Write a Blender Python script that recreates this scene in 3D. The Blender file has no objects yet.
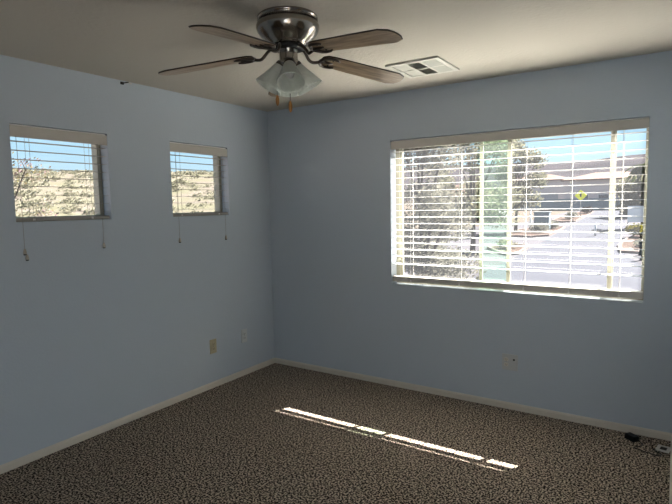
import bpy, bmesh, math, random
from mathutils import Vector, Matrix
random.seed(7)
S = bpy.context.scene
COL = S.collection
PI = math.pi

# ------------------------------------------------------------------ camera
YAW, PITCH, ROLL = -0.5845, -0.0897, -0.0183
FPX = 515.1
EYE = Vector((3.2806, -3.8221, 1.5384))
fwd = Vector((math.sin(YAW)*math.cos(PITCH), math.cos(YAW)*math.cos(PITCH), math.sin(PITCH)))
rt0 = Vector((math.cos(YAW), -math.sin(YAW), 0)); up0 = rt0.cross(fwd)
rt = rt0*math.cos(ROLL) + up0*math.sin(ROLL)
up = up0*math.cos(ROLL) - rt0*math.sin(ROLL)
cam_data = bpy.data.cameras.new('camera')
cam_data.sensor_fit = 'HORIZONTAL'; cam_data.sensor_width = 36.0
cam_data.lens = FPX/672*36.0
cam_data.clip_start = 0.05; cam_data.clip_end = 2000
cam = bpy.data.objects.new('camera', cam_data); COL.objects.link(cam)
m3 = Matrix((rt, up, -fwd)).transposed()
cam.matrix_world = Matrix.Translation(EYE) @ m3.to_4x4()
S.camera = cam

# ------------------------------------------------------------------ light
SUN_E = 60.0
SKY_E = 1.15
FILL_W = 4.5
EXPOSURE = 0.06
sun_data = bpy.data.lights.new('sun', 'SUN'); sun_data.energy = SUN_E
sun_data.color = (1.0, 0.94, 0.86); sun_data.angle = math.radians(0.53)
sun = bpy.data.objects.new('sun', sun_data); COL.objects.link(sun)
SUN_DIR = Vector((0.49, 0.88, 0.975)).normalized()
sun.rotation_euler = SUN_DIR.to_track_quat('Z', 'Y').to_euler()
sun.location = (8, 14, 16)

W = bpy.data.worlds.new('sky'); S.world = W; W.use_nodes = True
nt = W.node_tree; nt.nodes.clear()
wo = nt.nodes.new('ShaderNodeOutputWorld'); bg = nt.nodes.new('ShaderNodeBackground')
tc = nt.nodes.new('ShaderNodeTexCoord'); sp = nt.nodes.new('ShaderNodeSeparateXYZ'); rp = nt.nodes.new('ShaderNodeValToRGB')
nt.links.new(tc.outputs['Generated'], sp.inputs[0]); nt.links.new(sp.outputs['Z'], rp.inputs[0])
e = rp.color_ramp.elements
e[0].position = 0.0; e[0].color = (0.70, 0.85, 0.92, 1)
e[1].position = 1.0; e[1].color = (0.34, 0.52, 0.76, 1)
k = rp.color_ramp.elements.new(0.10); k.color = (0.46, 0.72, 0.90, 1)
nt.links.new(rp.outputs[0], bg.inputs[0]); bg.inputs[1].default_value = SKY_E
nt.links.new(bg.outputs[0], wo.inputs[0])

# added fill lamp in the unseen doorway beside the camera, to brighten the room
fd = bpy.data.lights.new('doorway_fill', 'AREA'); fd.shape = 'RECTANGLE'; fd.size = 0.72; fd.size_y = 1.9
fd.energy = FILL_W; fd.color = (1.0, 0.95, 0.88)
fo = bpy.data.objects.new('doorway_fill', fd); COL.objects.link(fo)
fo.location = (3.40, -3.72, 1.02)
fo.rotation_euler = Vector((1.0, 0.0, 0.0)).to_track_quat('Z', 'Y').to_euler()

S.view_settings.view_transform = 'Standard'
S.view_settings.look = 'None'
S.view_settings.exposure = EXPOSURE
S.view_settings.gamma = 1.0
S.view_settings.use_curve_mapping = False

# ------------------------------------------------------------------ materials
def new_mat(name):
    m = bpy.data.materials.new(name); m.use_nodes = True
    return m, m.node_tree, m.node_tree.nodes['Principled BSDF']

def mat(name, col, rough=0.6, metal=0.0, spec=0.3, bump=0.0, bscale=100.0, mix=None, mscale=8.0, mdetail=3.0):
    """principled surface; mix = second colour blended by noise; bump = noise bump height"""
    m, t, p = new_mat(name)
    p.inputs['Base Color'].default_value = (*col, 1)
    p.inputs['Roughness'].default_value = rough
    p.inputs['Metallic'].default_value = metal
    p.inputs['Specular IOR Level'].default_value = spec
    c = t.nodes.new('ShaderNodeTexCoord')
    if mix:
        n = t.nodes.new('ShaderNodeTexNoise'); n.inputs['Scale'].default_value = mscale; n.inputs['Detail'].default_value = mdetail
        r = t.nodes.new('ShaderNodeValToRGB')
        r.color_ramp.elements[0].position = 0.38; r.color_ramp.elements[0].color = (*col, 1)
        r.color_ramp.elements[1].position = 0.62; r.color_ramp.elements[1].color = (*mix, 1)
        t.links.new(c.outputs['Object'], n.inputs['Vector']); t.links.new(n.outputs['Fac'], r.inputs[0])
        t.links.new(r.outputs[0], p.inputs['Base Color'])
    if bump:
        n = t.nodes.new('ShaderNodeTexNoise'); n.inputs['Scale'].default_value = bscale; n.inputs['Detail'].default_value = 3
        b = t.nodes.new('ShaderNodeBump'); b.inputs['Strength'].default_value = 1.0; b.inputs['Distance'].default_value = bump
        t.links.new(c.outputs['Object'], n.inputs['Vector']); t.links.new(n.outputs['Fac'], b.inputs['Height'])
        t.links.new(b.outputs[0], p.inputs['Normal'])
    return m

def glass(name, tint, refl=0.05, veil=0.0):
    m = bpy.data.materials.new(name); m.use_nodes = True; t = m.node_tree; t.nodes.clear()
    o = t.nodes.new('ShaderNodeOutputMaterial'); x = t.nodes.new('ShaderNodeMixShader')
    tr = t.nodes.new('ShaderNodeBsdfTransparent'); g = t.nodes.new('ShaderNodeBsdfGlossy')
    tr.inputs[0].default_value = (*tint, 1); g.inputs['Roughness'].default_value = 0.0
    x.inputs[0].default_value = refl
    t.links.new(tr.outputs[0], x.inputs[1]); t.links.new(g.outputs[0], x.inputs[2])
    if veil:                               # translucent layer added to the pane as haze that washes out the view
        x2 = t.nodes.new('ShaderNodeMixShader'); tl = t.nodes.new('ShaderNodeBsdfTranslucent'); tl.inputs[0].default_value = (0.86, 0.90, 1.0, 1)
        x2.inputs[0].default_value = veil
        t.links.new(x.outputs[0], x2.inputs[1]); t.links.new(tl.outputs[0], x2.inputs[2]); t.links.new(x2.outputs[0], o.inputs[0])
    else:
        t.links.new(x.outputs[0], o.inputs[0])
    return m

def leafy(name, col, col2, trans=0.45):
    m = bpy.data.materials.new(name); m.use_nodes = True; t = m.node_tree; t.nodes.clear()
    o = t.nodes.new('ShaderNodeOutputMaterial'); x = t.nodes.new('ShaderNodeMixShader')
    d = t.nodes.new('ShaderNodeBsdfDiffuse'); tr = t.nodes.new('ShaderNodeBsdfTranslucent')
    c = t.nodes.new('ShaderNodeTexCoord'); n = t.nodes.new('ShaderNodeTexNoise'); n.inputs['Scale'].default_value = 3.0
    r = t.nodes.new('ShaderNodeValToRGB')
    r.color_ramp.elements[0].position = 0.4; r.color_ramp.elements[0].color = (*col, 1)
    r.color_ramp.elements[1].position = 0.6; r.color_ramp.elements[1].color = (*col2, 1)
    t.links.new(c.outputs['Object'], n.inputs['Vector']); t.links.new(n.outputs['Fac'], r.inputs[0])
    t.links.new(r.outputs[0], d.inputs[0]); t.links.new(r.outputs[0], tr.inputs[0])
    x.inputs[0].default_value = trans
    t.links.new(d.outputs[0], x.inputs[1]); t.links.new(tr.outputs[0], x.inputs[2]); t.links.new(x.outputs[0], o.inputs[0])
    return m

def carpet_mat():
    m, t, p = new_mat('speckled_carpet')
    c = t.nodes.new('ShaderNodeTexCoord')
    nz = t.nodes.new('ShaderNodeTexNoise'); nz.inputs['Scale'].default_value = 60.0; nz.inputs['Detail'].default_value = 1.0
    vm = t.nodes.new('ShaderNodeVectorMath'); vm.operation = 'SCALE'; vm.inputs['Scale'].default_value = 0.014
    va = t.nodes.new('ShaderNodeVectorMath'); va.operation = 'ADD'
    v = t.nodes.new('ShaderNodeTexNoise'); v.noise_dimensions = '2D'; v.inputs['Scale'].default_value = 98.0
    v.inputs['Detail'].default_value = 0.6; v.inputs['Roughness'].default_value = 0.5
    r = t.nodes.new('ShaderNodeValToRGB'); r.color_ramp.interpolation = 'LINEAR'
    e = r.color_ramp.elements
    e[0].position = 0.41; e[0].color = (0.018, 0.0145, 0.012, 1)
    e[1].position = 0.60; e[1].color = (0.46, 0.38, 0.305, 1)
    q = e.new(0.50); q.color = (0.125, 0.103, 0.084, 1)
    b = t.nodes.new('ShaderNodeBump'); b.inputs['Strength'].default_value = 0.8; b.inputs['Distance'].default_value = 0.004
    t.links.new(c.outputs['Object'], nz.inputs['Vector']); t.links.new(nz.outputs['Color'], vm.inputs[0])
    t.links.new(c.outputs['Object'], va.inputs[0]); t.links.new(vm.outputs[0], va.inputs[1])
    t.links.new(va.outputs[0], v.inputs['Vector'])
    t.links.new(v.outputs['Fac'], r.inputs[0])
    t.links.new(r.outputs[0], p.inputs['Base Color'])
    t.links.new(v.outputs['Fac'], b.inputs['Height']); t.links.new(b.outputs[0], p.inputs['Normal'])
    p.inputs['Roughness'].default_value = 0.95; p.inputs['Specular IOR Level'].default_value = 0.08
    return m

def wood_mat():
    m, t, p = new_mat('fan_blade_wood')
    c = t.nodes.new('ShaderNodeTexCoord'); mp = t.nodes.new('ShaderNodeMapping'); mp.inputs['Scale'].default_value = (2.0, 26.0, 26.0)
    n = t.nodes.new('ShaderNodeTexNoise'); n.inputs['Scale'].default_value = 2.2; n.inputs['Detail'].default_value = 5
    r = t.nodes.new('ShaderNodeValToRGB')
    r.color_ramp.elements[0].position = 0.35; r.color_ramp.elements[0].color = (0.20, 0.135, 0.078, 1)
    r.color_ramp.elements[1].position = 0.68; r.color_ramp.elements[1].color = (0.40, 0.29, 0.18, 1)
    t.links.new(c.outputs['Object'], mp.inputs[0]); t.links.new(mp.outputs[0], n.inputs['Vector'])
    t.links.new(n.outputs['Fac'], r.inputs[0]); t.links.new(r.outputs[0], p.inputs['Base Color'])
    p.inputs['Roughness'].default_value = 0.38; p.inputs['Specular IOR Level'].default_value = 0.4
    return m

M = {}
M['wall'] = mat('blue_grey_wall_paint', (0.475, 0.532, 0.598), 0.7, spec=0.2, bump=0.0012, bscale=70)
M['ceiling'] = mat('cream_textured_ceiling', (0.535, 0.50, 0.44), 0.9, spec=0.1, bump=0.003, bscale=45)
M['carpet'] = carpet_mat()
M['trim'] = mat('cream_baseboard_paint', (0.62, 0.57, 0.50), 0.45, spec=0.35)
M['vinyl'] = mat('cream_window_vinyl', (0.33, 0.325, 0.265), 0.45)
M['glass'] = glass('clear_window_glass', (0.97, 0.98, 0.98), 0.05, 0.014)
M['glass_green'] = glass('green_tinted_glass', (0.74, 0.95, 0.82), 0.06, 0.012)
M['blind'] = mat('white_blind_slats', (0.87, 0.86, 0.84), 0.45)
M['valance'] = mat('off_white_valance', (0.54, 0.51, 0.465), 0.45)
M['blind_shaded'] = mat('shaded_blind_white', (0.34, 0.325, 0.30), 0.5)  # small blinds' white slats and rails, darkened in colour to look unlit
M['cord'] = mat('off_white_cord', (0.85, 0.84, 0.81), 0.8)
M['cord_grey'] = mat('grey_cord', (0.30, 0.30, 0.29), 0.8)
M['tassel'] = mat('tan_tassel', (0.42, 0.38, 0.32), 0.5)
M['tassel_dark'] = mat('dark_tassel', (0.05, 0.05, 0.05), 0.5)
M['nickel'] = mat('brushed_nickel', (0.34, 0.315, 0.285), 0.2, metal=1.0)
M['bronze'] = mat('dark_fan_bracket_metal', (0.10, 0.085, 0.075), 0.32, metal=1.0)
M['black'] = mat('black_plastic', (0.012, 0.012, 0.013), 0.5)
M['wood'] = wood_mat()
M['blade_edge'] = mat('dark_blade_edge', (0.03, 0.022, 0.016), 0.5)
M['brass'] = mat('amber_wood_fob', (0.42, 0.20, 0.06), 0.35)
M['plate_white'] = mat('white_outlet_plate', (0.55, 0.54, 0.52), 0.4)
M['plate_grey'] = mat('grey_outlet_plate', (0.50, 0.51, 0.515), 0.45)
M['socket_grey'] = mat('warm_grey_socket', (0.62, 0.58, 0.52), 0.45)
M['plate_almond'] = mat('almond_outlet_plate', (0.50, 0.44, 0.29), 0.4)
M['plate_wall'] = mat('painted_over_plate', (0.565, 0.59, 0.60), 0.5)
M['slot'] = mat('dark_slot', (0.03, 0.028, 0.025), 0.6)
M['vent'] = mat('white_vent_metal', (0.60, 0.585, 0.53), 0.45)
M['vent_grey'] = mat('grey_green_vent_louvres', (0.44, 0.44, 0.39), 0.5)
M['duct'] = mat('dark_duct', (0.24, 0.22, 0.19), 0.8)

def shade_mat():
    m = bpy.data.materials.new('frosted_alabaster_glass'); m.use_nodes = True; t = m.node_tree; p = t.nodes['Principled BSDF']
    c = t.nodes.new('ShaderNodeTexCoord'); n = t.nodes.new('ShaderNodeTexNoise'); n.inputs['Scale'].default_value = 18; n.inputs['Distortion'].default_value = 1.5
    r = t.nodes.new('ShaderNodeValToRGB'); r.color_ramp.elements[0].color = (0.66, 0.69, 0.63, 1); r.color_ramp.elements[1].color = (0.86, 0.88, 0.83, 1)
    t.links.new(c.outputs['Object'], n.inputs['Vector']); t.links.new(n.outputs['Fac'], r.inputs[0]); t.links.new(r.outputs[0], p.inputs['Base Color'])
    p.inputs['Roughness'].default_value = 0.35; p.inputs['Specular IOR Level'].default_value = 0.5
    o = t.nodes['Material Output']; x = t.nodes.new('ShaderNodeMixShader'); tr = t.nodes.new('ShaderNodeBsdfTranslucent')
    t.links.new(r.outputs[0], tr.inputs[0]); x.inputs[0].default_value = 0.4
    t.links.new(p.outputs[0], x.inputs[1]); t.links.new(tr.outputs[0], x.inputs[2]); t.links.new(x.outputs[0], o.inputs[0])
    return m
M['shade'] = shade_mat()
# outside
M['asphalt'] = mat('pale_asphalt', (0.034, 0.036, 0.046), 0.9, spec=0.05, mix=(0.030, 0.032, 0.042), mscale=0.6)
M['concrete'] = mat('pale_concrete', (0.048, 0.046, 0.053), 0.9, spec=0.05, mix=(0.042, 0.040, 0.047), mscale=0.8)
M['kerb'] = mat('pinkish_kerb', (0.11, 0.085, 0.078), 0.9, spec=0.1)
M['desert'] = mat('desert_soil', (0.06, 0.050, 0.040), 0.95, spec=0.05, mix=(0.045, 0.036, 0.028), mscale=0.7)
M['gravel'] = mat('landscape_gravel', (0.045, 0.027, 0.02), 0.95, spec=0.05, mix=(0.03, 0.02, 0.016), mscale=4)
M['stucco'] = mat('beige_stucco', (0.40, 0.36, 0.37), 0.9, spec=0.1)
M['stucco_pink'] = mat('pink_beige_stucco', (0.42, 0.33, 0.29), 0.9, spec=0.1)
M['tile'] = mat('terracotta_roof_tile', (0.085, 0.05, 0.04), 0.85, spec=0.1, mix=(0.11, 0.07, 0.056), mscale=2)
M['garage'] = mat('grey_garage_door', (0.22, 0.23, 0.26), 0.8)
M['dkglass'] = mat('dark_house_window', (0.04, 0.05, 0.07), 0.2)
M['ridge'] = mat('distant_desert_hill', (0.035, 0.032, 0.036), 0.95, spec=0.0, mix=(0.025, 0.024, 0.027), mscale=0.05)
M['bark'] = mat('grey_bark', (0.06, 0.05, 0.045), 0.9)
M['leaf_dark'] = leafy('olive_leaves', (0.10, 0.10, 0.082), (0.15, 0.145, 0.12), 0.4)
M['leaf_lime'] = leafy('light_green_leaves', (0.09, 0.095, 0.065), (0.14, 0.135, 0.095), 0.5)
M['leaf_yellow'] = leafy('yellow_green_leaves', (0.075, 0.068, 0.012), (0.10, 0.09, 0.018), 0.5)
M['leaf_pink'] = leafy('mixed_blossom_leaves', (0.13, 0.115, 0.05), (0.15, 0.10, 0.12), 0.5)
M['leaf_brush'] = leafy('pale_brush', (0.13, 0.128, 0.09), (0.165, 0.155, 0.12), 0.4)
M['palm'] = leafy('palm_fronds', (0.02, 0.027, 0.009), (0.04, 0.046, 0.016), 0.4)
M['sign_yellow'] = mat('yellow_road_sign', (0.92, 0.86, 0.03), 0.5)
M['sign_white'] = mat('white_sign_board', (0.70, 0.68, 0.70), 0.5)
M['steel'] = mat('grey_steel_post', (0.22, 0.22, 0.22), 0.5)
M['utility'] = mat('blue_grey_utility_box', (0.10, 0.14, 0.17), 0.6)
M['white_paint'] = mat('white_post_paint', (0.50, 0.50, 0.52), 0.6)
M['brown_wall'] = mat('brown_block_wall', (0.22, 0.16, 0.14), 0.9)

# ------------------------------------------------------------------ mesh helpers
def box(bm, x0, x1, y0, y1, z0, z1, mtx=None):
    vs = [bm.verts.new(Vector((x, y, z)) if mtx is None else mtx @ Vector((x, y, z)))
          for x in (x0, x1) for y in (y0, y1) for z in (z0, z1)]
    for f in ((0, 1, 3, 2), (4, 6, 7, 5), (0, 4, 5, 1), (2, 3, 7, 6), (0, 2, 6, 4), (1, 5, 7, 3)):
        bm.faces.new([vs[i] for i in f])

def lathe(bm, prof, seg=48, mtx=None, close=True, wave=None):
    rings = []
    for (r, z) in prof:
        ring = []
        for i in range(seg):
            a = 2*PI*i/seg
            rr = r if wave is None else r*wave(a, z)
            v = Vector((rr*math.cos(a), rr*math.sin(a), z))
            ring.append(bm.verts.new(v if mtx is None else mtx @ v))
        rings.append(ring)
    for a, b in zip(rings[:-1], rings[1:]):
        for i in range(seg):
            f = bm.faces.new((a[i], a[(i+1) % seg], b[(i+1) % seg], b[i])); f.smooth = True
    if close:
        bm.faces.new(list(reversed(rings[0]))); bm.faces.new(rings[-1])

def tube(bm, pts, r, seg=8, mtx=None):
    pts = [Vector(p) for p in pts]; n = len(pts)
    rr = r if isinstance(r, (list, tuple)) else [r]*n
    rings = []
    ref = None
    for i, p in enumerate(pts):
        d = (pts[min(i+1, n-1)] - pts[max(i-1, 0)]).normalized()
        if ref is None: ref = Vector((0, 0, 1)) if abs(d.z) < 0.9 else Vector((1, 0, 0))
        a = d.cross(ref).normalized(); b = d.cross(a); ref = -b if (-b).dot(ref) > 0 else b
        ring = []
        for j in range(seg):
            t = 2*PI*j/seg
            v = p + rr[i]*(a*math.cos(t) + b*math.sin(t))
            ring.append(bm.verts.new(v if mtx is None else mtx @ v))
        rings.append(ring)
    for a, b in zip(rings[:-1], rings[1:]):
        for j in range(seg):
            f = bm.faces.new((a[j], a[(j+1) % seg], b[(j+1) % seg], b[j])); f.smooth = True
    bm.faces.new(list(reversed(rings[0]))); bm.faces.new(rings[-1])

def smooth_path(p, n=6):
    p = [Vector(q) for q in p]; out = []
    for i in range(len(p)-1):
        p0, p1, p2, p3 = p[max(i-1, 0)], p[i], p[i+1], p[min(i+2, len(p)-1)]
        for k in range(n):
            t = k/n
            out.append(0.5*((2*p1)+(p2-p0)*t+(2*p0-5*p1+4*p2-p3)*t*t+(-p0+3*p1-3*p2+p3)*t**3))
    return out+[p[-1]]

def prism(bm, outline, z0, z1, mtx=None):
    lo = [Vector((x, y, z0)) for x, y in outline]; hi = [Vector((x, y, z1)) for x, y in outline]
    if mtx is not None: lo = [mtx @ v for v in lo]; hi = [mtx @ v for v in hi]
    lo = [bm.verts.new(v) for v in lo]; hi = [bm.verts.new(v) for v in hi]
    n = len(lo)
    bm.faces.new(list(reversed(lo))); bm.faces.new(hi)
    for i in range(n): bm.faces.new((lo[i], lo[(i+1) % n], hi[(i+1) % n], hi[i]))

def B(): return bmesh.new()

def obj(name, bm, m, parent=None, bevel=0.0, loc=(0, 0, 0), rotz=0.0):
    bmesh.ops.recalc_face_normals(bm, faces=bm.faces)
    me = bpy.data.meshes.new(name); bm.to_mesh(me); bm.free()
    o = bpy.data.objects.new(name, me); COL.objects.link(o)
    for mm in (m if isinstance(m, (list, tuple)) else [m]): me.materials.append(mm)
    o.location = loc; o.rotation_euler = (0, 0, rotz)
    if parent: o.parent = parent
    if bevel:
        b = o.modifiers.new('bevel', 'BEVEL'); b.width = bevel; b.segments = 2; b.limit_method = 'ANGLE'
    return o

def tag(o, label, cat, group=None, kind=None):
    o['label'] = label; o['category'] = cat
    if group: o['group'] = group
    if kind: o['kind'] = kind
    return o

def thing(name, label, cat, loc=(0, 0, 0), rotz=0.0, group=None, kind=None):
    o = bpy.data.objects.new(name, None); COL.objects.link(o)
    o.empty_display_size = 0.05
    o.location = loc; o.rotation_euler = (0, 0, rotz)
    return tag(o, label, cat, group, kind)

def dup(root, loc, rotz, label, group=None):
    r = root.copy(); COL.objects.link(r); r.location = loc; r.rotation_euler = (0, 0, rotz); r['label'] = label
    if group: r['group'] = group
    for ch in list(root.children):
        c = ch.copy(); COL.objects.link(c); c.parent = r
        for g in list(ch.children):
            d = g.copy(); COL.objects.link(d); d.parent = c
    return r

# ------------------------------------------------------------------ room shell
H = 2.44; XR = 3.312; YB = -4.20; T = 0.16
OX1, OX2, OZ1, OZ2 = 1.3035, 3.1197, 0.8773, 2.06            # large window opening
W1A, W1B, W2A, W2B = -2.3072, -1.6835, -1.1594, -0.5468      # small window openings
SZ1, SZ2 = 1.4734, 2.0571

b = B(); box(b, -T, XR+1.4, YB-T, T, -0.12, 0.0)
tag(obj('floor', b, M['carpet']), 'dark brown and beige speckled carpet floor', 'floor', kind='structure')
b = B(); box(b, -T, XR+T, YB-T, T, H, H+0.12)
tag(obj('ceiling', b, M['ceiling']), 'cream textured ceiling', 'ceiling', kind='structure')

def wall_with_holes(bm, length, holes, z1=H, thick=T):
    """local frame: X along, Y outward, Z up; holes = (x0,x1,z0,z1)"""
    xs = sorted({0.0, length} | {h[0] for h in holes} | {h[1] for h in holes})
    for a, c in zip(xs[:-1], xs[1:]):
        hs = sorted([h for h in holes if h[0] <= a+1e-6 and h[1] >= c-1e-6], key=lambda h: h[2])
        z = 0.0
        for h in hs:
            if h[2] > z: box(bm, a, c, 0, thick, z, h[2])
            z = h[3]
        if z < z1: box(bm, a, c, 0, thick, z, z1)
    bmesh.ops.remove_doubles(bm, verts=bm.verts, dist=1e-5)
    # drop the inner faces shared by neighbouring blocks
    seen = {}
    for f in list(bm.faces):
        key = tuple(sorted(v.index for v in f.verts))
        seen.setdefault(key, []).append(f)
    dead = [f for fs in seen.values() if len(fs) > 1 for f in fs]
    bmesh.ops.delete(bm, geom=dead, context='FACES_ONLY')

def build_wall(name, label, length, holes, loc, rotz):
    b = B(); xs = None
    wall_with_holes(b, length, holes)
    o = obj(name, b, M['wall'], loc=loc, rotz=rotz)
    return tag(o, label, 'wall', kind='structure')

build_wall('wall_back', 'blue-grey wall holding the large window', XR, [(OX1, OX2, OZ1, OZ2)], (0, 0, 0), 0)
LL = -YB + T
build_wall('wall_left', 'blue-grey wall holding the two small high windows', LL,
           [(W1A-YB, W1B-YB, SZ1, SZ2), (W2A-YB, W2B-YB, SZ1, SZ2)], (0, YB, 0), PI/2)
build_wall('wall_right', 'blue-grey wall at the right edge of the room, with the open doorway', LL, [(T+3.32, T+4.12, 0.0, 2.05)], (XR, T, 0), -PI/2)
b = B(); wall_with_holes(b, XR, [])
tag(obj('wall_rear', b, M['wall'], loc=(XR, YB, 0), rotz=PI), 'blue-grey wall behind the camera', 'wall', kind='structure')

def baseboard(name, label, length, loc, rotz):
    b = B(); h, t = 0.049, 0.013
    prism_pts = [(0, 0), (t, 0), (t, h-0.012), (t*0.45, h), (0, h)]
    lo = [b.verts.new((0, -p[0], p[1])) for p in prism_pts]; hi = [b.verts.new((length, -p[0], p[1])) for p in prism_pts]
    b.faces.new(lo); b.faces.new(list(reversed(hi)))
    for i in range(5): b.faces.new((lo[i], hi[i], hi[(i+1) % 5], lo[(i+1) % 5]))
    tag(obj(name, b, M['trim'], loc=loc, rotz=rotz), label, 'baseboard', kind='structure')
baseboard('baseboard_back', 'cream baseboard under the large window', XR, (0, 0, 0), 0)
baseboard('baseboard_left', 'cream baseboard along the left wall', -YB-0.013, (0, YB, 0), PI/2)
baseboard('baseboard_right', 'cream baseboard along the right wall', 3.28, (XR, -0.013, 0), -PI/2)

# ------------------------------------------------------------------ windows (local: X along, Y outward, Z up, origin lower left of opening)
def ring(bm, x0, x1, z0, z1, w, y0, y1):
    box(bm, x0, x1, y0, y1, z0, z0+w); box(bm, x0, x1, y0, y1, z1-w, z1)
    box(bm, x0, x0+w, y0, y1, z0+w, z1-w); box(bm, x1-w, x1, y0, y1, z0+w, z1-w)

def pane(name, x0, x1, z0, z1, y, m, parent):
    b = B(); v = [b.verts.new(p) for p in ((x0, y, z0), (x1, y, z0), (x1, y, z1), (x0, y, z1))]; b.faces.new(v)
    return obj(name, b, m, parent)

WW, WH = OX2-OX1, OZ2-OZ1
w3 = thing('window_3', 'large sliding window with three panes over the street', 'window', (OX1, 0, OZ1), 0, kind='structure')
b = B(); ring(b, 0, WW+0.022, 0, WH, 0.034, 0.095, 0.158)
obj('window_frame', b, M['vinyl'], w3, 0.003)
fx = lambda X: X-OX1
b = B(); ring(b, 0.034, fx(2.250), 0.034, WH-0.034, 0.028, 0.100, 0.118)
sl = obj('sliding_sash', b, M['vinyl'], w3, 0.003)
pane('glass_pane', 0.062, fx(2.010), 0.062, WH-0.062, 0.109, M['glass'], sl)
pane('glass_pane', fx(2.041), fx(2.222), 0.062, WH-0.062, 0.109, M['glass_green'], sl)
b = B(); ring(b, fx(2.006), fx(2.930), 0.034, WH-0.034, 0.026, 0.124, 0.142)
sl = obj('fixed_sash', b, M['vinyl'], w3, 0.003)
pane('glass_pane', fx(2.032), fx(2.904), 0.060, WH-0.060, 0.133, M['glass'], sl)
b = B(); ring(b, fx(2.898), WW+0.006, 0.034, WH-0.034, 0.026, 0.100, 0.118)
sl = obj('sliding_sash', b, M['vinyl'], w3, 0.003)
pane('glass_pane', fx(2.924), WW-0.020, 0.060, WH-0.060, 0.109, M['glass'], sl)

def small_window(name, label, y0, y1):
    w, h = y1-y0, SZ2-SZ1
    r = thing(name, label, 'window', (0, y0, SZ1), PI/2, kind='structure')
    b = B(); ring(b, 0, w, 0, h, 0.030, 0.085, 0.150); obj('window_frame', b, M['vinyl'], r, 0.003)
    pane('glass_pane', 0.030, w-0.030, 0.030, h-0.030, 0.118, M['glass'], r)
small_window('window_1', 'small high window in the left wall, farther from the corner', W1A, W1B)
small_window('window_2', 'small high window in the left wall, nearer the corner', W2A, W2B)

# ------------------------------------------------------------------ blinds
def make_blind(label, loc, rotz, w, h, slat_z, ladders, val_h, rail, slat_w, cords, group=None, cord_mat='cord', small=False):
    r = thing('window_blind', label, 'blind', loc, rotz, group)
    crown_h, th = (0.0006, 0.0008) if small else (0.0010, 0.0010)
    g = 0.005; yc = 0.012+slat_w/2
    b = B(); box(b, 0.002, w-0.002, 0.002, 0.012, h-val_h-0.004, h-0.011)
    box(b, 0.002, w-0.002, 0.0005, 0.002, h-0.019, h-0.011); box(b, 0.002, w-0.002, 0.0005, 0.002, h-val_h-0.004, h-val_h+0.004)
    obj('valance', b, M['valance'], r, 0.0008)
    b = B(); box(b, g, w-g, 0.016, 0.012+slat_w, h-0.045, h-0.002)
    obj('headrail', b, M['blind'], r)
    b = B()
    for z in slat_z:                       # gently crowned slats
        n = 4; top = []; bot = []
        for i in range(n+1):
            u = i/n*2-1; y = yc+u*slat_w/2; zz = z+crown_h*(1-u*u)
            top.append((y, zz+th)); bot.append((y, zz-th))
        prof = top+bot[::-1]
        lo = [b.verts.new((g, y, zz)) for y, zz in prof]; hi = [b.verts.new((w-g, y, zz)) for y, zz in prof]
        k = len(prof)
        for i in range(k): b.faces.new((lo[i], hi[i], hi[(i+1) % k], lo[(i+1) % k]))
        for s in (lo, hi):
            for i in range(n): b.faces.new((s[i], s[i+1], s[k-2-i], s[k-1-i]))
    obj('slat_panel', b, M['blind_shaded'] if small else M['blind'], r)
    z0, z1 = rail
    b = B(); box(b, g, w-g, yc-slat_w/2, yc+slat_w/2, z0, z1)
    br = obj('bottom_rail', b, M['blind_shaded'] if small else M['valance'], r, 0.004)
    top = h-0.045
    for x in ladders:
        b2 = B()
        for y in (yc-slat_w/2-0.0016, yc+slat_w/2+0.0016):
            tube(b2, [(x, y, z0+0.004), (x, y, top)], 0.0011, 5)
        for z in slat_z: tube(b2, [(x, yc-slat_w/2-0.0016, z-0.0022), (x, yc+slat_w/2+0.0016, z-0.0022)], 0.0006, 4)
        obj('ladder_cord', b2, M[cord_mat], r)
    for x in ladders:
        b = B(); box(b, x-0.006, x+0.006, yc-slat_w/2-0.002, yc-slat_w/2, z0+0.004, z0+0.016)
        obj('rail_button', b, M['blind'], br)
    for (x, zt, n) in cords:               # hanging lift cords with tassels
        b = B(); tube(b, [(x, -0.004, h-val_h), (x+0.001, -0.010, h*0.5), (x, -0.014, 0.0), (x, -0.014, zt+0.03)], 0.0013, 6)
        c = obj('lift_cord', b, M['cord_grey'], r)
        for k in range(n):
            mt = Matrix.Translation((x+0.010*k, -0.014-0.001*k, zt-0.034*k))
            b = B(); lathe(b, [(0.003, 0.032), (0.006, 0.028), (0.0085, 0.016), (0.0105, 0.003), (0.008, 0.0)], 14, mt)
            obj('tassel', b, M['tassel'], c)
            b = B(); lathe(b, [(0.0075, 0.0), (0.0095, -0.004), (0.0055, -0.008)], 14, mt)
            obj('tassel_cap', b, M['tassel_dark'], c)
    return r

dz = 0.0535
zs3 = [1.046, 1.110, 1.166] + [1.166 + dz*i for i in range(1, 16)]
zs3 = [z-OZ1 for z in zs3 if z < 1.99]
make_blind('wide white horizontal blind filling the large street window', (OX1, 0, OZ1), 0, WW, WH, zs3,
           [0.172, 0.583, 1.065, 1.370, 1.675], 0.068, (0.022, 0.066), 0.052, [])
zsm = [0.056+0.0535*i for i in range(9)]
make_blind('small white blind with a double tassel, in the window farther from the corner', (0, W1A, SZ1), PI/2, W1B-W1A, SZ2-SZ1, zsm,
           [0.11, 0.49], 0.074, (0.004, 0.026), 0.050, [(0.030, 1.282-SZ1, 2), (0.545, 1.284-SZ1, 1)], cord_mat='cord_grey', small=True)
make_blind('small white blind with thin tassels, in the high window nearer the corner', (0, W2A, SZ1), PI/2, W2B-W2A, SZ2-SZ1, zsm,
           [0.10, 0.50], 0.074, (0.004, 0.026), 0.050, [(0.045, 1.276-SZ1, 1), (0.545, 1.268-SZ1, 1)], cord_mat='cord_grey', small=True)

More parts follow.
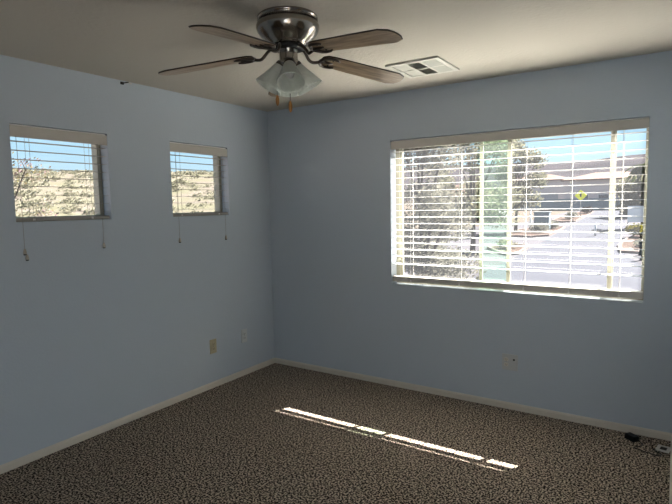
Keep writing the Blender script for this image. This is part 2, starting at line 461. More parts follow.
# ------------------------------------------------------------------ ceiling fan
FX, FY = 1.697, -1.811
fan = thing('ceiling_fan', 'brushed nickel ceiling fan with five wooden blades and frosted glass shades', 'ceiling fan', (FX, FY, H))
b = B()
lathe(b, [(0.140, 0.0), (0.144, -0.004), (0.144, -0.012), (0.138, -0.014), (0.138, -0.030), (0.146, -0.033), (0.1505, -0.045), (0.151, -0.056),
          (0.147, -0.068), (0.138, -0.082), (0.124, -0.097), (0.108, -0.110), (0.096, -0.119), (0.088, -0.128), (0.084, -0.134), (0.060, -0.136)], 72)
obj('motor_housing', b, M['nickel'], fan)
b = B()
for i in range(84):
    a = 2*PI*i/84
    bmesh.ops.create_icosphere(b, subdivisions=1, radius=0.0046, matrix=Matrix.Translation((0.1405*math.cos(a), 0.1405*math.sin(a), -0.022)))
obj('beaded_band', b, M['nickel'], fan)
b = B(); lathe(b, [(0.060, -0.134), (0.078, -0.137), (0.078, -0.150), (0.050, -0.153)], 40)
obj('flywheel', b, M['black'], fan)
b = B(); lathe(b, [(0.046, -0.150), (0.047, -0.156), (0.044, -0.160), (0.044, -0.205), (0.048, -0.209), (0.048, -0.222), (0.040, -0.232), (0.018, -0.238), (0.010, -0.246)], 40)
obj('switch_housing', b, M['nickel'], fan)

def blade_outline():
    r0, r1, w0, w1 = 0.175, 0.648, 0.058, 0.067
    return [(r0, -w0*0.55), (r0+0.018, -w0*0.9), (r0+0.05, -w0), (r1-0.045, -w1), (r1-0.006, -w1*0.72), (r1+0.006, -w1*0.35), (r1+0.009, 0),
            (r1+0.006, w1*0.35), (r1-0.006, w1*0.72), (r1-0.045, w1), (r0+0.05, w0), (r0+0.018, w0*0.9), (r0, w0*0.55)]
BZ = -0.182
for kb in range(5):
    a = math.radians(-10.4+72*kb)
    rz = Matrix.Rotation(a, 4, 'Z')
    pitch = Matrix.Rotation(math.radians(-7.5), 4, 'X')
    mt = Matrix.Translation((0.2, 0, BZ)) @ Matrix.Rotation(math.radians(6.5), 4, 'Y') @ Matrix.Translation((-0.2, 0, 0)) @ pitch
    b = B(); prism(b, blade_outline(), -0.003, 0.003, mt)
    bl = obj('blade', b, M['wood'], fan, rotz=a)
    b = B()                                # dark edge banding
    ol = blade_outline()
    tube(b, [mt @ Vector((x, y, 0.001)) for x, y in ol+ol[:1]], 0.0034, 5)
    obj('edge_band', b, M['blade_edge'], bl)
    b = B()                                # curved arm from the motor to the blade
    pts = [(0.066, 0, -0.145), (0.080, 0.0, -0.147), (0.098, 0.010, -0.160), (0.115, 0.016, -0.182), (0.135, 0.010, BZ-0.013), (0.168, 0, BZ-0.009)]
    tube(b, smooth_path(pts, 4), 0.0078, 8)
    lo = [(0.170, 0.0), (0.176, 0.022), (0.192, 0.042), (0.215, 0.050), (0.245, 0.046), (0.262, 0.036)]
    for s in (-1, 1):
        tube(b, [mt @ Vector((x, s*y, -0.008)) for x, y in lo], [0.009, 0.0085, 0.008, 0.007, 0.006, 0.004], 8)
    tube(b, [mt @ Vector((0.170, 0, -0.008)), mt @ Vector((0.215, 0, -0.008)), mt @ Vector((0.240, 0, -0.006))], [0.009, 0.007, 0.004], 8)
    for s in (-1, 0, 1):
        lathe(b, [(0.005, 0.0), (0.0045, -0.004), (0.001, -0.006)], 10, mt @ Matrix.Translation((0.228, s*0.030, -0.004)))
    obj('blade_bracket', b, M['bronze'], bl)

camaz = math.atan2(EYE.y-FY, EYE.x-FX)
for ks in range(4):
    a = camaz + math.radians(4) + ks*PI/2
    tilt = math.radians(31)
    mt = Matrix.Rotation(a, 4, 'Z') @ Matrix.Translation((0.030, 0, -0.212)) @ Matrix.Rotation(-tilt, 4, 'Y')
    # local -Z is the shade axis, leaning outward
    b = B()
    wave = lambda t, z: 1.0 + (0.018*max(0, (-z-0.09)/0.04))*math.cos(30*t)
    prof = [(0.019, -0.018), (0.025, -0.021), (0.029, -0.030), (0.036, -0.052), (0.045, -0.078), (0.054, -0.104), (0.062, -0.126), (0.067, -0.139)]
    inner = [(r-0.003, z) for r, z in reversed(prof)]
    lathe(b, prof+inner, 120, mt, close=False, wave=wave)
    sh = obj('lamp_shade', b, M['shade'], fan)
    b = B(); lathe(b, [(0.012, 0.012), (0.014, 0.0), (0.024, -0.004), (0.026, -0.016), (0.024, -0.026), (0.015, -0.028)], 24, mt)
    obj('shade_holder', b, M['bronze'], sh)
    b = B(); lathe(b, [(0.011, -0.028), (0.012, -0.040), (0.020, -0.058), (0.023, -0.074), (0.018, -0.092), (0.004, -0.100)], 18, mt)
    obj('bulb', b, M['plate_white'], sh)

vdir = Vector((-0.55, 0.831, 0)).normalized(); sdir = Vector((0.834, 0.551, 0)).normalized()
for (so, vo, zt) in ((-0.062, 0.030, -0.385), (0.004, -0.012, -0.425)):
    p = sdir*so + vdir*vo
    b = B()
    top = -0.20 if abs(so) > 0.03 else -0.244
    q = p if abs(so) < 0.03 else p.normalized()*0.046
    tube(b, [(q.x, q.y, top), (p.x, p.y, top-0.03), (p.x, p.y, zt+0.028)], 0.0016, 6)
    ch = obj('pull_chain', b, M['bronze'], fan)
    b = B(); lathe(b, [(0.003, 0.030), (0.006, 0.024), (0.0095, 0.008), (0.0085, -0.010), (0.005, -0.020), (0.002, -0.024)], 16, Matrix.Translation((p.x, p.y, zt)))
    obj('fob', b, M['brass'], ch)

# ------------------------------------------------------------------ ceiling vent
vx0, vx1, vy0, vy1 = 1.665, 2.030, -0.765, -0.385
vent = thing('ceiling_vent', 'white square ceiling air vent with six louvred sections', 'vent', ((vx0+vx1)/2, (vy0+vy1)/2, H))
hw, hh = (vx1-vx0)/2, (vy1-vy0)/2
b = B()
for (x0, x1, y0, y1) in ((-hw, hw, -hh, -hh+0.030), (-hw, hw, hh-0.030, hh), (-hw, -hw+0.030, -hh+0.030, hh-0.030), (hw-0.030, hw, -hh+0.030, hh-0.030),
                         (-hw+0.030, hw-0.030, -0.008, 0.008)):
    box(b, x0, x1, y0, y1, -0.012, 0.0)
iw = hw-0.030; cw = 2*iw/3
for x in (-iw+cw, -iw+2*cw): box(b, x-0.008, x+0.008, -hh+0.030, hh-0.030, -0.0119, -0.0005)
obj('vent_frame', b, M['vent'], vent, 0.002)
b = B(); box(b, -hw+0.029, hw-0.029, -hh+0.029, hh-0.029, -0.0015, -0.0002); obj('duct_opening', b, M['duct'], vent)
for i in range(3):
    for j in range(2):
        x0 = -iw+cw*i+0.008; x1 = x0+cw-0.016
        y0, y1 = ((-hh+0.030, -0.008), (0.008, hh-0.030))[j]
        b = B(); n = 8
        ang = (0.05, 0.75, -0.55)[i]
        for q in range(n):
            yc = y0+(q+0.5)*(y1-y0)/n
            box(b, x0, x1, -0.009, 0.009, -0.0006, 0.0006, Matrix.Translation((0, yc, -0.0075)) @ Matrix.Rotation(ang*0.6, 4, 'X'))
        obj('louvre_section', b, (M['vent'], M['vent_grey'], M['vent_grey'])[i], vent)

# ------------------------------------------------------------------ outlets (local: X along wall, Y outward from room, plate stands at -Y)
def outlet(label, loc, rotz, m, w, h, faces, jack=None):
    o = thing('wall_outlet', label, 'outlet', loc, rotz)
    b = B(); box(b, -w/2, w/2, -0.006, 0, -h/2, h/2); pl = obj('cover_plate', b, m, o, 0.0025)
    for fx_ in faces:
        for z in (-0.0195, 0.0195):
            b = B(); n = 16
            prism(b, [(0.0165*math.cos(2*PI*i/n), max(-0.0135, min(0.0135, 0.0165*math.sin(2*PI*i/n)))) for i in range(n)], 0.0, 0.003,
                  Matrix.Translation((fx_, -0.0055, z)) @ Matrix.Rotation(PI/2, 4, 'X'))
            s = obj('socket', b, M['socket_grey'] if jack else m, o)
            b = B()
            for dx in (-0.0063, 0.0063): box(b, fx_+dx-0.0013, fx_+dx+0.0013, -0.0092, -0.0082, z-0.002, z+0.0065)
            box(b, fx_-0.002, fx_+0.002, -0.0092, -0.0082, z-0.0095, z-0.0055)
            obj('slot', b, M['slot'], s)
        b = B(); lathe(b, [(0.0032, 0.0), (0.0026, 0.0015)], 10, Matrix.Translation((fx_, -0.006, 0)) @ Matrix.Rotation(PI/2, 4, 'X'))
        obj('screw', b, M['steel'], o)
    if jack:
        b = B(); box(b, jack[0]-0.007, jack[0]+0.007, -0.0085, -0.0055, jack[1]-0.006, jack[1]+0.006); obj('jack', b, M['slot'], o)
    return o
outlet('almond outlet plate low on the left wall, farther from the corner', (0, -0.802, 0.357), PI/2, M['plate_almond'], 0.074, 0.122, [0.0])
o2 = outlet('pale grey outlet plate low on the left wall, nearest the corner', (0, -0.421, 0.364), PI/2, M['plate_wall'], 0.072, 0.122, [0.0])
outlet('wide grey double outlet plate under the large window', (2.284, 0, 0.357), 0, M['plate_grey'], 0.114, 0.122, [-0.026], jack=(0.030, 0.022))

# small hook where the left wall meets the ceiling
hk = thing('wall_hook', 'tiny dark hook with a white tip where left wall meets ceiling', 'hook', (0, -1.535, 2.422))
b = B(); box(b, 0, 0.006, -0.024, 0.000, -0.010, 0.008); tube(b, [(0.004, -0.012, 0), (0.024, -0.010, -0.002), (0.032, 0.004, 0.002), (0.030, 0.020, 0.006)], 0.004, 8)
obj('hook_arm', b, M['black'], hk)
b = B(); tube(b, [(0.030, 0.019, 0.006), (0.029, 0.034, 0.003), (0.028, 0.048, 0.000)], [0.0042, 0.0048, 0.003], 8)
obj('hook_tip', b, M['plate_white'], hk)

# ------------------------------------------------------------------ things lying by the right corner
ad = thing('power_adapter', 'black power adapter with trailing cord on the carpet by the baseboard', 'adapter', (3.088, -0.118, 0), 0)
b = B(); box(b, -0.036, 0.036, -0.024, 0.024, 0.0, 0.036, Matrix.Rotation(math.radians(-40), 4, 'Z')); obj('adapter_body', b, M['black'], ad, 0.005)
b = B()
cp = [(0.035, -0.02, 0.016), (0.060, -0.045, 0.006), (0.050, -0.085, 0.004), (0.020, -0.110, 0.004), (0.045, -0.135, 0.004), (0.105, -0.155, 0.004), (0.150, -0.165, 0.004), (0.165, -0.135, 0.004), (0.135, -0.105, 0.004), (0.120, -0.085, 0.004), (0.160, -0.075, 0.005)]
tube(b, smooth_path(cp), 0.0032, 6); obj('cord', b, M['black'], ad)
cb = thing('cable_plate', 'small white rectangular plate with dark centre lying on the carpet', 'plate', (3.262, -0.165, 0), math.radians(-10))
b = B(); ring(b, -0.036, 0.036, -0.042, 0.042, 0.018, 0, 0.008)
bmesh.ops.rotate(b, verts=b.verts, cent=(0, 0, 0), matrix=Matrix.Rotation(-PI/2, 3, 'X')); bmesh.ops.translate(b, verts=b.verts, vec=(0, 0, 0.008))
obj('plate_rim', b, M['plate_white'], cb, 0.002)
b = B(); box(b, -0.019, 0.019, -0.025, 0.025, 0.0, 0.005); obj('plate_centre', b, M['black'], cb)

# ================================================================== OUTSIDE (the room is upstairs; ground is about 3 m lower and climbs away)
G0, GS = -3.0, 0.036
def gz(x, y): return G0 + GS*max(0.0, y)

def ground_patch(name, outline, m, lift, label, cat, thick=0.0):
    """polygon laid on the sloping ground"""
    b = B()
    top = [b.verts.new((x, y, gz(x, y)+lift)) for x, y in outline]
    f = b.faces.new(top)
    if thick:
        bot = [b.verts.new((x, y, gz(x, y)+lift-thick)) for x, y in outline]
        for i in range(len(top)): b.faces.new((top[i], top[(i+1) % len(top)], bot[(i+1) % len(top)], bot[i]))
        b.faces.new(bot[::-1])
    return tag(obj(name, b, m), label, cat, kind='structure')

b = B()
xs_ = [-160, -60, -30, -10, 10, 40, 120]; ys_ = [-80, -20, 0.4, 20, 50, 90, 130, 180]
vv = [[b.verts.new((x, y, gz(x, y)-0.03)) for y in ys_] for x in xs_]
for i in range(len(xs_)-1):
    for j in range(len(ys_)-1): b.faces.new((vv[i][j], vv[i+1][j], vv[i+1][j+1], vv[i][j+1]))
tag(obj('ground', b, M['desert']), 'bare desert ground outside', 'ground', kind='structure')
ground_patch('street', [(-5.3, 6), (7, 6), (3.2, 24), (1.4, 30), (-0.1, 36), (-0.9, 55), (-2.6, 75), (-4.6, 100), (-7.5, 100), (-6.2, 64), (-5.9, 50), (-5.5, 40), (-5.2, 30)], M['asphalt'], 0.0,
             'pale grey street climbing away from the house', 'street')
ground_patch('driveway', [(-16, 8), (-5.3, 8), (-5.2, 30), (-5.5, 40), (-5.9, 50), (-6.2, 64), (-7.5, 100), (-9.5, 100), (-12, 60), (-20, 45), (-20, 20)], M['concrete'], -0.01,
             'pale concrete driveways left of the street', 'driveway')
ground_patch('sidewalk', [(7, 6), (20, 6), (16, 60), (6, 85), (-1.5, 100), (-4.6, 100), (-2.6, 75), (-0.9, 55), (-0.1, 36), (1.4, 30), (3.2, 24)], M['concrete'], 0.005,
             'pale concrete pavement right of the street', 'sidewalk')

def island(outline, label):
    """planted kerb island: kerb ring with gravel inside"""
    r = thing('kerb_island', label, 'planter', (outline[0][0], outline[0][1], gz(0, outline[0][1])), kind='structure')
    o0 = Vector((outline[0][0], outline[0][1], gz(0, outline[0][1])))
    n = len(outline); cx = sum(p[0] for p in outline)/n; cy = sum(p[1] for p in outline)/n
    b = B(); out_, in_ = [], []
    for x, y in outline:
        d = Vector((cx-x, cy-y, 0)); d = d.normalized()*min(0.28, d.length*0.3)
        out_.append((x, y)); in_.append((x+d.x, y+d.y))
    V = lambda p, l: b.verts.new(Vector((p[0], p[1], gz(0, p[1])+l))-o0)
    to = [V(p, 0.16) for p in out_]; ti = [V(p, 0.16) for p in in_]; bo = [V(p, -0.02) for p in out_]; bi = [V(p, 0.05) for p in in_]
    for i in range(n):
        j = (i+1) % n
        b.faces.new((to[i], to[j], ti[j], ti[i])); b.faces.new((bo[i], bo[j], to[j], to[i])); b.faces.new((ti[i], ti[j], bi[j], bi[i]))
    obj('kerb', b, M['kerb'], r)
    b = B(); b.faces.new([b.verts.new(Vector((p[0], p[1], gz(0, p[1])+0.10))-o0) for p in in_])
    obj('gravel_bed', b, M['gravel'], r)
    return r
island([(-5.3, 31), (-5.5, 34.2), (-5.9, 36), (-7.6, 35.8), (-8.2, 33.5), (-6.6, 31), (-5.9, 30.3)], 'nearest pink kerbed planting island left of the street')
island([(-5.9, 43.6), (-5.9, 50), (-6.1, 52.4), (-8.4, 52), (-10.5, 46.5), (-9.2, 42.6), (-7.0, 42.2)], 'middle pink kerbed planting island left of the street')
island([(-6.4, 61), (-6.6, 72), (-6.9, 80), (-8.6, 80), (-9.4, 70), (-9.2, 62), (-7.6, 59.5)], 'farthest pink kerbed planting island left of the street')
island([(0.3, 33.6), (-0.1, 37), (0.1, 42), (0.6, 45), (2.6, 45), (3.2, 40), (3.0, 34.6), (1.6, 33.2)], 'pink kerbed planting island right of the street')

# ---- plants
def leaf_cloud(bm, blobs, n, size, jit=0.35, rnd=random):
    """leaf quads scattered through ellipsoids (cx,cy,cz,rx,ry,rz)"""
    vol = [bb[3]*bb[4]*bb[5] for bb in blobs]; tot = sum(vol)
    for bb, v in zip(blobs, vol):
        for _ in range(max(6, int(n*v/tot))):
            d = Vector((rnd.gauss(0, 1), rnd.gauss(0, 1), rnd.gauss(0, 1))).normalized()
            rad = rnd.random()**0.45
            p = Vector((bb[0]+d.x*bb[3]*rad, bb[1]+d.y*bb[4]*rad, bb[2]+d.z*bb[5]*rad))
            s = size*(1+rnd.uniform(-jit, jit))
            a = Vector((rnd.gauss(0, 1), rnd.gauss(0, 1), rnd.gauss(0, 1))).normalized()
            c = a.orthogonal().normalized(); e_ = a.cross(c)
            vs = [bm.verts.new(p+c*s), bm.verts.new(p+e_*s*0.45), bm.verts.new(p-c*s), bm.verts.new(p-e_*s*0.45)]
            bm.faces.new(vs)

def tree(name, label, x, y, blobs, n, size, m, trunk_r, cat='tree', seed=1, group=None):
    rnd = random.Random(seed)
    z0 = gz(x, y)-0.05
    r = thing(name, label, cat, (x, y, z0), 0, group)
    b = B(); cen = [sum(bb[i] for bb in blobs)/len(blobs) for i in range(3)]
    fork = Vector((cen[0]*0.2, cen[1]*0.2, max(0.6, cen[2]*0.42)))
    tube(b, [(0, 0, 0), (trunk_r*0.4, 0, fork.z*0.5), fork], [trunk_r*1.25, trunk_r, trunk_r*0.85], 10)
    for bb in blobs:
        c = Vector(bb[:3])
        mid = (fork+c)/2 + Vector((rnd.uniform(-.2, .2), rnd.uniform(-.2, .2), 0.15))
        tube(b, [fork, mid, c, c+Vector((rnd.uniform(-.4, .4)*bb[3], rnd.uniform(-.4, .4)*bb[4], bb[5]*0.7))], [trunk_r*0.6, trunk_r*0.4, trunk_r*0.25, trunk_r*0.08], 6)
    obj('trunk', b, M['bark'], r)
    b = B(); leaf_cloud(b, blobs, n, size, rnd=rnd); obj('crown', b, m, r)
    return r

# dense tree close to the left half of the window
rd = random.Random(3)
def crown(zlo, zhi, rad, n, rnd, rb):
    out = []
    for _ in range(n):
        a = rnd.uniform(0, 2*PI); t = rnd.random(); z = zlo+(zhi-zlo)*t
        rr = rad*math.sqrt(max(0.08, 1-(2*t-0.9)**2))*rnd.random()**0.6
        out.append((rr*math.cos(a), rr*math.sin(a), z, rb*rnd.uniform(.7, 1.2), rb*rnd.uniform(.7, 1.2), rb*rnd.uniform(.5, .9)))
    return out
tree('shade_tree', 'dense olive-leaved tree filling the left third of the large window', -4.3, 13.5, crown(1.6, 6.6, 2.2, 22, rd, 0.95), 26000, 0.062, M['leaf_dark'], 0.13, seed=4)
tree('shade_tree', 'pale green airy tree beyond the dense one, beside the nearest kerb island', -8.6, 31.5, crown(2.0, 9.0, 3.4, 24, rd, 1.25), 14000, 0.10, M['leaf_lime'], 0.16, seed=5)
tree('shade_tree', 'thin green tree standing over the middle kerb island', -9.6, 47.0, crown(2.6, 8.2, 2.6, 16, rd, 1.1), 5000, 0.15, M['leaf_lime'], 0.14, seed=6)
tree('shade_tree', 'green tree in front of the pink house at the right', -0.3, 70, crown(0.8, 4.9, 2.6, 16, rd, 1.4), 5000, 0.2, M['leaf_lime'], 0.2, seed=8)
tree('blossom_tree', 'sparse yellow and pink leaved tree at the left edge of the small window', -16.5, 4.6, crown(2.4, 7.2, 1.9, 16, rd, 0.75), 2600, 0.055, M['leaf_pink'], 0.10, seed=9)

# palm at the right edge
pm = thing('palm_tree', 'palm tree rising at the right edge of the large window', 'tree', (0.62, 54, gz(0, 54)-0.05))
b = B(); tube(b, [(0, 0, 0), (0.05, 0, 2.5), (0.0, 0.05, 6.0)], [0.24, 0.2, 0.17], 10); obj('trunk', b, M['bark'], pm)
rp_ = random.Random(2)
for k in range(16):
    b = B(); a = 2*PI*k/16+rp_.uniform(-.15, .15); L = rp_.uniform(1.7, 2.3); rise = rp_.uniform(-.1, 1.0)
    prev = None
    for s in range(9):
        t = s/8; p = Vector((math.cos(a)*L*t, math.sin(a)*L*t, 6.0+rise*1.6*t-1.9*t*t))
        wdt = 0.30*math.sin(PI*min(1, t*0.9+0.08)); side = Vector((-math.sin(a), math.cos(a), 0))*wdt
        cur = (b.verts.new(p+side-Vector((0, 0, wdt*.5))), b.verts.new(p), b.verts.new(p-side-Vector((0, 0, wdt*.5))))
        if prev: b.faces.new((prev[0], cur[0], cur[1], prev[1])); b.faces.new((prev[1], cur[1], cur[2], prev[2]))
        prev = cur
    obj('frond', b, M['palm'], pm)

def bush(label, x, y, r, h, m, n=700, size=0.07, seed=1, cat='bush'):
    rnd = random.Random(seed)
    z0 = gz(x, y)+0.08
    t = thing('bush', label, cat, (x, y, z0))
    blobs = [(rnd.uniform(-.4, .4)*r, rnd.uniform(-.4, .4)*r, h*rnd.uniform(.35, .65), r*.6, r*.6, h*.4) for _ in range(6)]
    b = B(); leaf_cloud(b, blobs, n, size, rnd=rnd); obj('foliage', b, m, t)
    b = B()
    for bb in blobs[:4]: tube(b, [(0, 0, -0.08), (bb[0]*.6, bb[1]*.6, bb[2])], [0.03, 0.012], 5)
    obj('stem', b, M['bark'], t)
    return t
bush('bright yellow-green bush on the right kerb island', 1.0, 43.0, 1.25, 1.05, M['leaf_yellow'], 1500, 0.11, 11)
bush('dark low bush in front of the bright yellow one', 1.7, 36.5, 0.95, 0.6, M['leaf_dark'], 700, 0.09, 12)
bush('low olive bush on the nearest kerb island left of the street', -6.7, 33.4, 0.9, 0.7, M['leaf_lime'], 700, 0.09, 13)
bush('dark bush at the front of the middle kerb island', -7.2, 46.0, 1.1, 0.9, M['leaf_dark'], 700, 0.1, 14)
bush('dark bush at the back of the middle kerb island', -7.0, 50.2, 0.8, 0.8, M['leaf_dark'], 600, 0.1, 15)
bush('dark bush at the front of the farthest kerb island', -7.4, 64.0, 1.0, 1.0, M['leaf_dark'], 600, 0.12, 16)
bush('reddish low bush at the back of the farthest kerb island', -7.3, 76.0, 1.2, 1.0, M['gravel'], 600, 0.12, 17)
bush('dark leafy shrub below the dense tree', -6.3, 19.5, 1.7, 2.0, M['leaf_dark'], 2500, 0.08, 18)

# ---- street things
def yellow_sign(x, y):
    t = thing('road_sign', 'yellow diamond road sign with a dark symbol beside the street', 'sign', (x, y, gz(x, y)), math.radians(4))
    b = B(); tube(b, [(0, 0, 0), (0, 0, 3.3)], 0.035, 8); obj('post', b, M['steel'], t)
    s = 0.50; mt = Matrix.Translation((0, -0.06, 2.85)) @ Matrix.Rotation(PI/4, 4, 'Y')
    b = B(); box(b, -s, s, -0.012, 0.012, -s, s, mt); pl = obj('sign_plate', b, M['sign_yellow'], t, 0.01)
    b = B(); box(b, -0.09, 0.09, -0.080, -0.073, 2.66, 2.95); prism(b, [(-0.2, 0), (0.2, 0), (0, 0.2)], 0.073, 0.080, Matrix.Translation((0, 0, 2.92)) @ Matrix.Rotation(PI/2, 4, 'X'))
    obj('symbol', b, M['black'], pl)
yellow_sign(-6.72, 66.5)
t = thing('sign_board', 'white notice board on two posts right of the street', 'sign', (0.2, 51.5, gz(0, 51.5)), 0)
b = B(); box(b, -0.75, 0.75, -0.04, 0.04, 0.65, 2.15); bd = obj('board', b, M['sign_white'], t, 0.01)
for x in (-0.7, 0.7):
    b = B(); tube(b, [(x, 0.08, 0), (x, 0.08, 2.1)], 0.05, 8); obj('post', b, M['steel'], t)
b = B(); box(b, 1.0, 3.2, -0.3, 0.3, 0, 2.0); tag(obj('block_pillar', b, M['brown_wall'], loc=(0.2, 51.0, gz(0, 51)), rotz=0), 'brown block wall section right of the notice board', 'wall')
t = thing('utility_box', 'blue-grey utility cabinet standing on the middle kerb island', 'utility box', (-7.6, 49.0, gz(0, 49)+0.05))
b = B(); box(b, -0.7, 0.7, -0.4, 0.4, 0, 1.7); obj('cabinet', b, M['utility'], t, 0.03)
b = B(); box(b, -0.74, 0.74, -0.44, 0.44, 1.7, 1.78); obj('lid', b, M['utility'], t, 0.02)
t = thing('marker_post', 'thin white post in front of the utility cabinet', 'post', (-8.15, 46.6, gz(0, 46.6)+0.05))
b = B(); tube(b, [(0, 0, 0), (0, 0, 2.0)], 0.07, 8); lathe(b, [(0.09, 2.0), (0.09, 2.08), (0.02, 2.14)], 10); obj('post', b, M['white_paint'], t)
t0 = None
for (x, y, lab) in ((1.55, 32.6, 'black bollard farther up the right pavement'), (1.75, 30.4, 'black bollard nearer the house on the right pavement')):
    t = thing('bollard', lab, 'bollard', (x, y, gz(0, y)), 0, 'black bollards on the right pavement')
    b = B(); lathe(b, [(0.16, 0), (0.16, 0.08), (0.10, 0.12), (0.10, 0.62), (0.15, 0.66), (0.15, 0.86), (0.05, 0.95)], 16); obj('post', b, M['black'], t)
t = thing('marker_post', 'short white post at the left kerb of the street', 'post', (-2.4, 44.5, gz(0, 44.5)))
b = B(); lathe(b, [(0.08, 0), (0.08, 1.0), (0.03, 1.06)], 12); obj('post', b, M['white_paint'], t)

# ---- houses at the end of the street
def house(label, x, y, w, d, h, wall_m, gable, rh, rot=0.0, windows=(), garages=(), over=0.5):
    z0 = gz(0, y)-0.3
    t = thing('house', label, 'house', (x, y, z0), rot)
    b = B(); box(b, -w/2, w/2, 0, d, 0, h)
    if gable:
        lo = [b.verts.new(p) for p in ((-w/2, 0, h), (w/2, 0, h), (0, 0, h+rh*0.96))]; hi = [b.verts.new(p) for p in ((-w/2, d, h), (w/2, d, h), (0, d, h+rh*0.96))]
        b.faces.new(lo); b.faces.new(hi[::-1])
    obj('wall', b, wall_m, t)
    b = B(); o = over; th = 0.18
    if gable:
        for s in (-1, 1):
            v = [(s*(w/2+o), -o, h-rh*2*o/w), (0, -o, h+rh), (0, d+o, h+rh), (s*(w/2+o), d+o, h-rh*2*o/w)]
            lo = [b.verts.new(p) for p in v]; hi = [b.verts.new((p[0], p[1], p[2]+th)) for p in v]
            b.faces.new(lo[::-1]); b.faces.new(hi)
            for i in range(4): b.faces.new((lo[i], lo[(i+1) % 4], hi[(i+1) % 4], hi[i]))
    else:
        base = [(-w/2-o, -o), (w/2+o, -o), (w/2+o, d+o), (-w/2-o, d+o)]; k = min(w, d)/2
        rid = [(-w/2+k, d/2), (w/2-k, d/2)]
        e0 = [b.verts.new((x_, y_, h)) for x_, y_ in base]; e1 = [b.verts.new((x_, y_, h+th)) for x_, y_ in base]
        r0, r1 = [b.verts.new((x_, y_, h+rh)) for x_, y_ in rid]
        b.faces.new(e0[::-1])
        for i in range(4): b.faces.new((e0[i], e0[(i+1) % 4], e1[(i+1) % 4], e1[i]))
        b.faces.new((e1[0], e1[1], r1, r0)); b.faces.new((e1[1], e1[2], r1)); b.faces.new((e1[2], e1[3], r0, r1)); b.faces.new((e1[3], e1[0], r0))
    obj('roof', b, M['tile'], t)
    for (x0, x1, za, zb) in windows:
        b = B(); ring(b, x0, x1, za, zb, 0.08, -0.06, 0.02); f = obj('window', b, M['white_paint'], t)
        b = B(); box(b, x0+.08, x1-.08, -0.03, 0.01, za+.08, zb-.08); obj('pane', b, M['dkglass'], f)
    for (x0, x1, zb) in garages:
        b = B(); box(b, x0, x1, -0.04, 0.02, 0.3, zb)
        for q in range(1, 4): box(b, x0, x1, -0.055, -0.04, 0.3+(zb-.3)*q/4-.02, 0.3+(zb-.3)*q/4+.02)
        obj('garage_door', b, M['garage'], t)
    return t
house('long grey-beige house with a garage at the far left end of the street', -20, 101, 11.5, 8, 5.2, M['stucco'], False, 1.4, math.radians(-6),
      [(-4.6, -3.2, 1.6, 2.8)], [(-0.5, 4.6, 2.7)])
house('wide grey-beige house behind the yellow sign', -6.5, 90, 12.4, 8, 5.0, M['stucco'], False, 1.4, math.radians(-3),
      [(-4.0, -2.4, 1.5, 2.7), (-1, 0.6, 1.5, 2.7), (2.0, 3.4, 1.5, 2.7)], [])
house('pink-beige gabled house behind the green tree at the right', 4.4, 78, 9.4, 9, 4.9, M['stucco_pink'], True, 2.6, math.radians(4),
      [(-3.6, -2.2, 1.6, 2.9), (-0.7, 0.7, 1.6, 2.9)], [])
house('grey-beige house half hidden behind the airy tree', -24, 66, 11, 9, 3.2, M['stucco'], False, 2.0, math.radians(-12),
      [(-3.6, -2.2, 1.4, 2.6), (2.6, 4.2, 1.4, 2.6)], [(-1.5, 1.8, 2.6)])

house('added unseen beige house bouncing sunlight into the small left windows', -10.5, -16.5, 10, 10, 5.6, M['stucco'], False, 1.6)  # added out of view to bounce sunlight onto the window wall

# low wall along the end of the street
b = B(); box(b, -16, 2, -0.1, 0.1, 0, 1.9)
tag(obj('block_wall', b, M['utility'], loc=(-6, 88.0, gz(0, 88.0)-0.1), rotz=math.radians(-4)), 'low blue-grey wall across the far end of the street', 'wall')

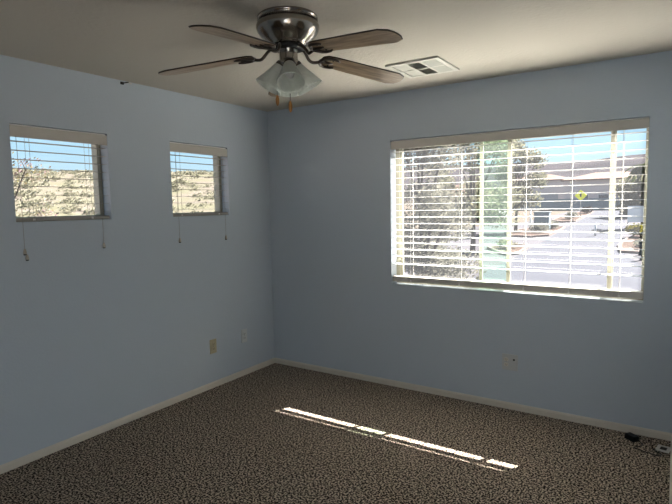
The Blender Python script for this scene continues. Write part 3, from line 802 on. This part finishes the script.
# ---- far hills
def ridge(name, label, az0, az1, r0, r1, zt, seed, m, zb=-4.0, steps=80, rows=14, jag=0.12):
    """hill massif, rising from radius r0 to r1; az in degrees from +y towards +x"""
    rnd = random.Random(seed); ph = [rnd.uniform(0, 6.28) for _ in range(6)]
    b = B(); g = []
    for i in range(steps+1):
        u = i/steps; az = math.radians(az0+(az1-az0)*u); row = []
        crest = zt*(1+jag*(math.sin(9*u+ph[0])*.6+math.sin(21*u+ph[1])*.3+math.sin(47*u+ph[2])*.12))
        crest = zb+(crest-zb)*min(1, 8*u, 8*(1-u))
        for j in range(rows+1):
            v = j/rows; r = r0+(r1-r0)*v
            s = math.sin(min(1, v/0.75)*PI/2)**1.1 if v < 0.75 else 1-((v-0.75)/0.25)**2*0.6
            z = zb+(crest-zb)*s+0.02*(zt-zb)*math.sin(30*u+11*v+ph[3])*math.sin(17*v+ph[4])*min(1, v*4)
            row.append(b.verts.new((r*math.sin(az), r*math.cos(az), z)))
        g.append(row)
    for i in range(steps):
        for j in range(rows):
            f = b.faces.new((g[i][j], g[i+1][j], g[i+1][j+1], g[i][j+1])); f.smooth = True
    return tag(obj(name, b, m), label, 'hill', kind='structure')
ridge('hill', 'purple-grey desert ridge behind the houses', -48, 25, 170, 420, 27, 1, M['ridge'], zb=2.0)
M['slope'] = mat('dry_brush_slope', (0.076, 0.073, 0.052), 0.95, spec=0.0, mix=(0.088, 0.077, 0.066), mscale=0.35, mdetail=6)
ridge('hillside', 'dry yellow-green hillside beyond the small left windows', -115, -33, 22, 130, 8.2, 2, M['slope'], zb=-3.4, jag=0.05)
# brush on that hillside: nobody could count it
rb_ = random.Random(5); b = B(); bl_ = []
for _ in range(900):
    az = math.radians(rb_.uniform(-75, -44)); v = rb_.uniform(0.16, 0.74); r = 22+108*v
    z = -3.4+11.6*math.sin(min(1, v/0.75)*PI/2)**1.1
    q = rb_.uniform(0.35, 0.85)
    bl_.append((r*math.sin(az), r*math.cos(az), z+q*0.1, q, q, q*0.42))
leaf_cloud(b, bl_, 26000, 0.17, rnd=rb_)
tag(obj('hillside_brush', b, M['leaf_brush']), 'pale brush covering the hillside beyond the small left windows', 'brush', kind='stuff')
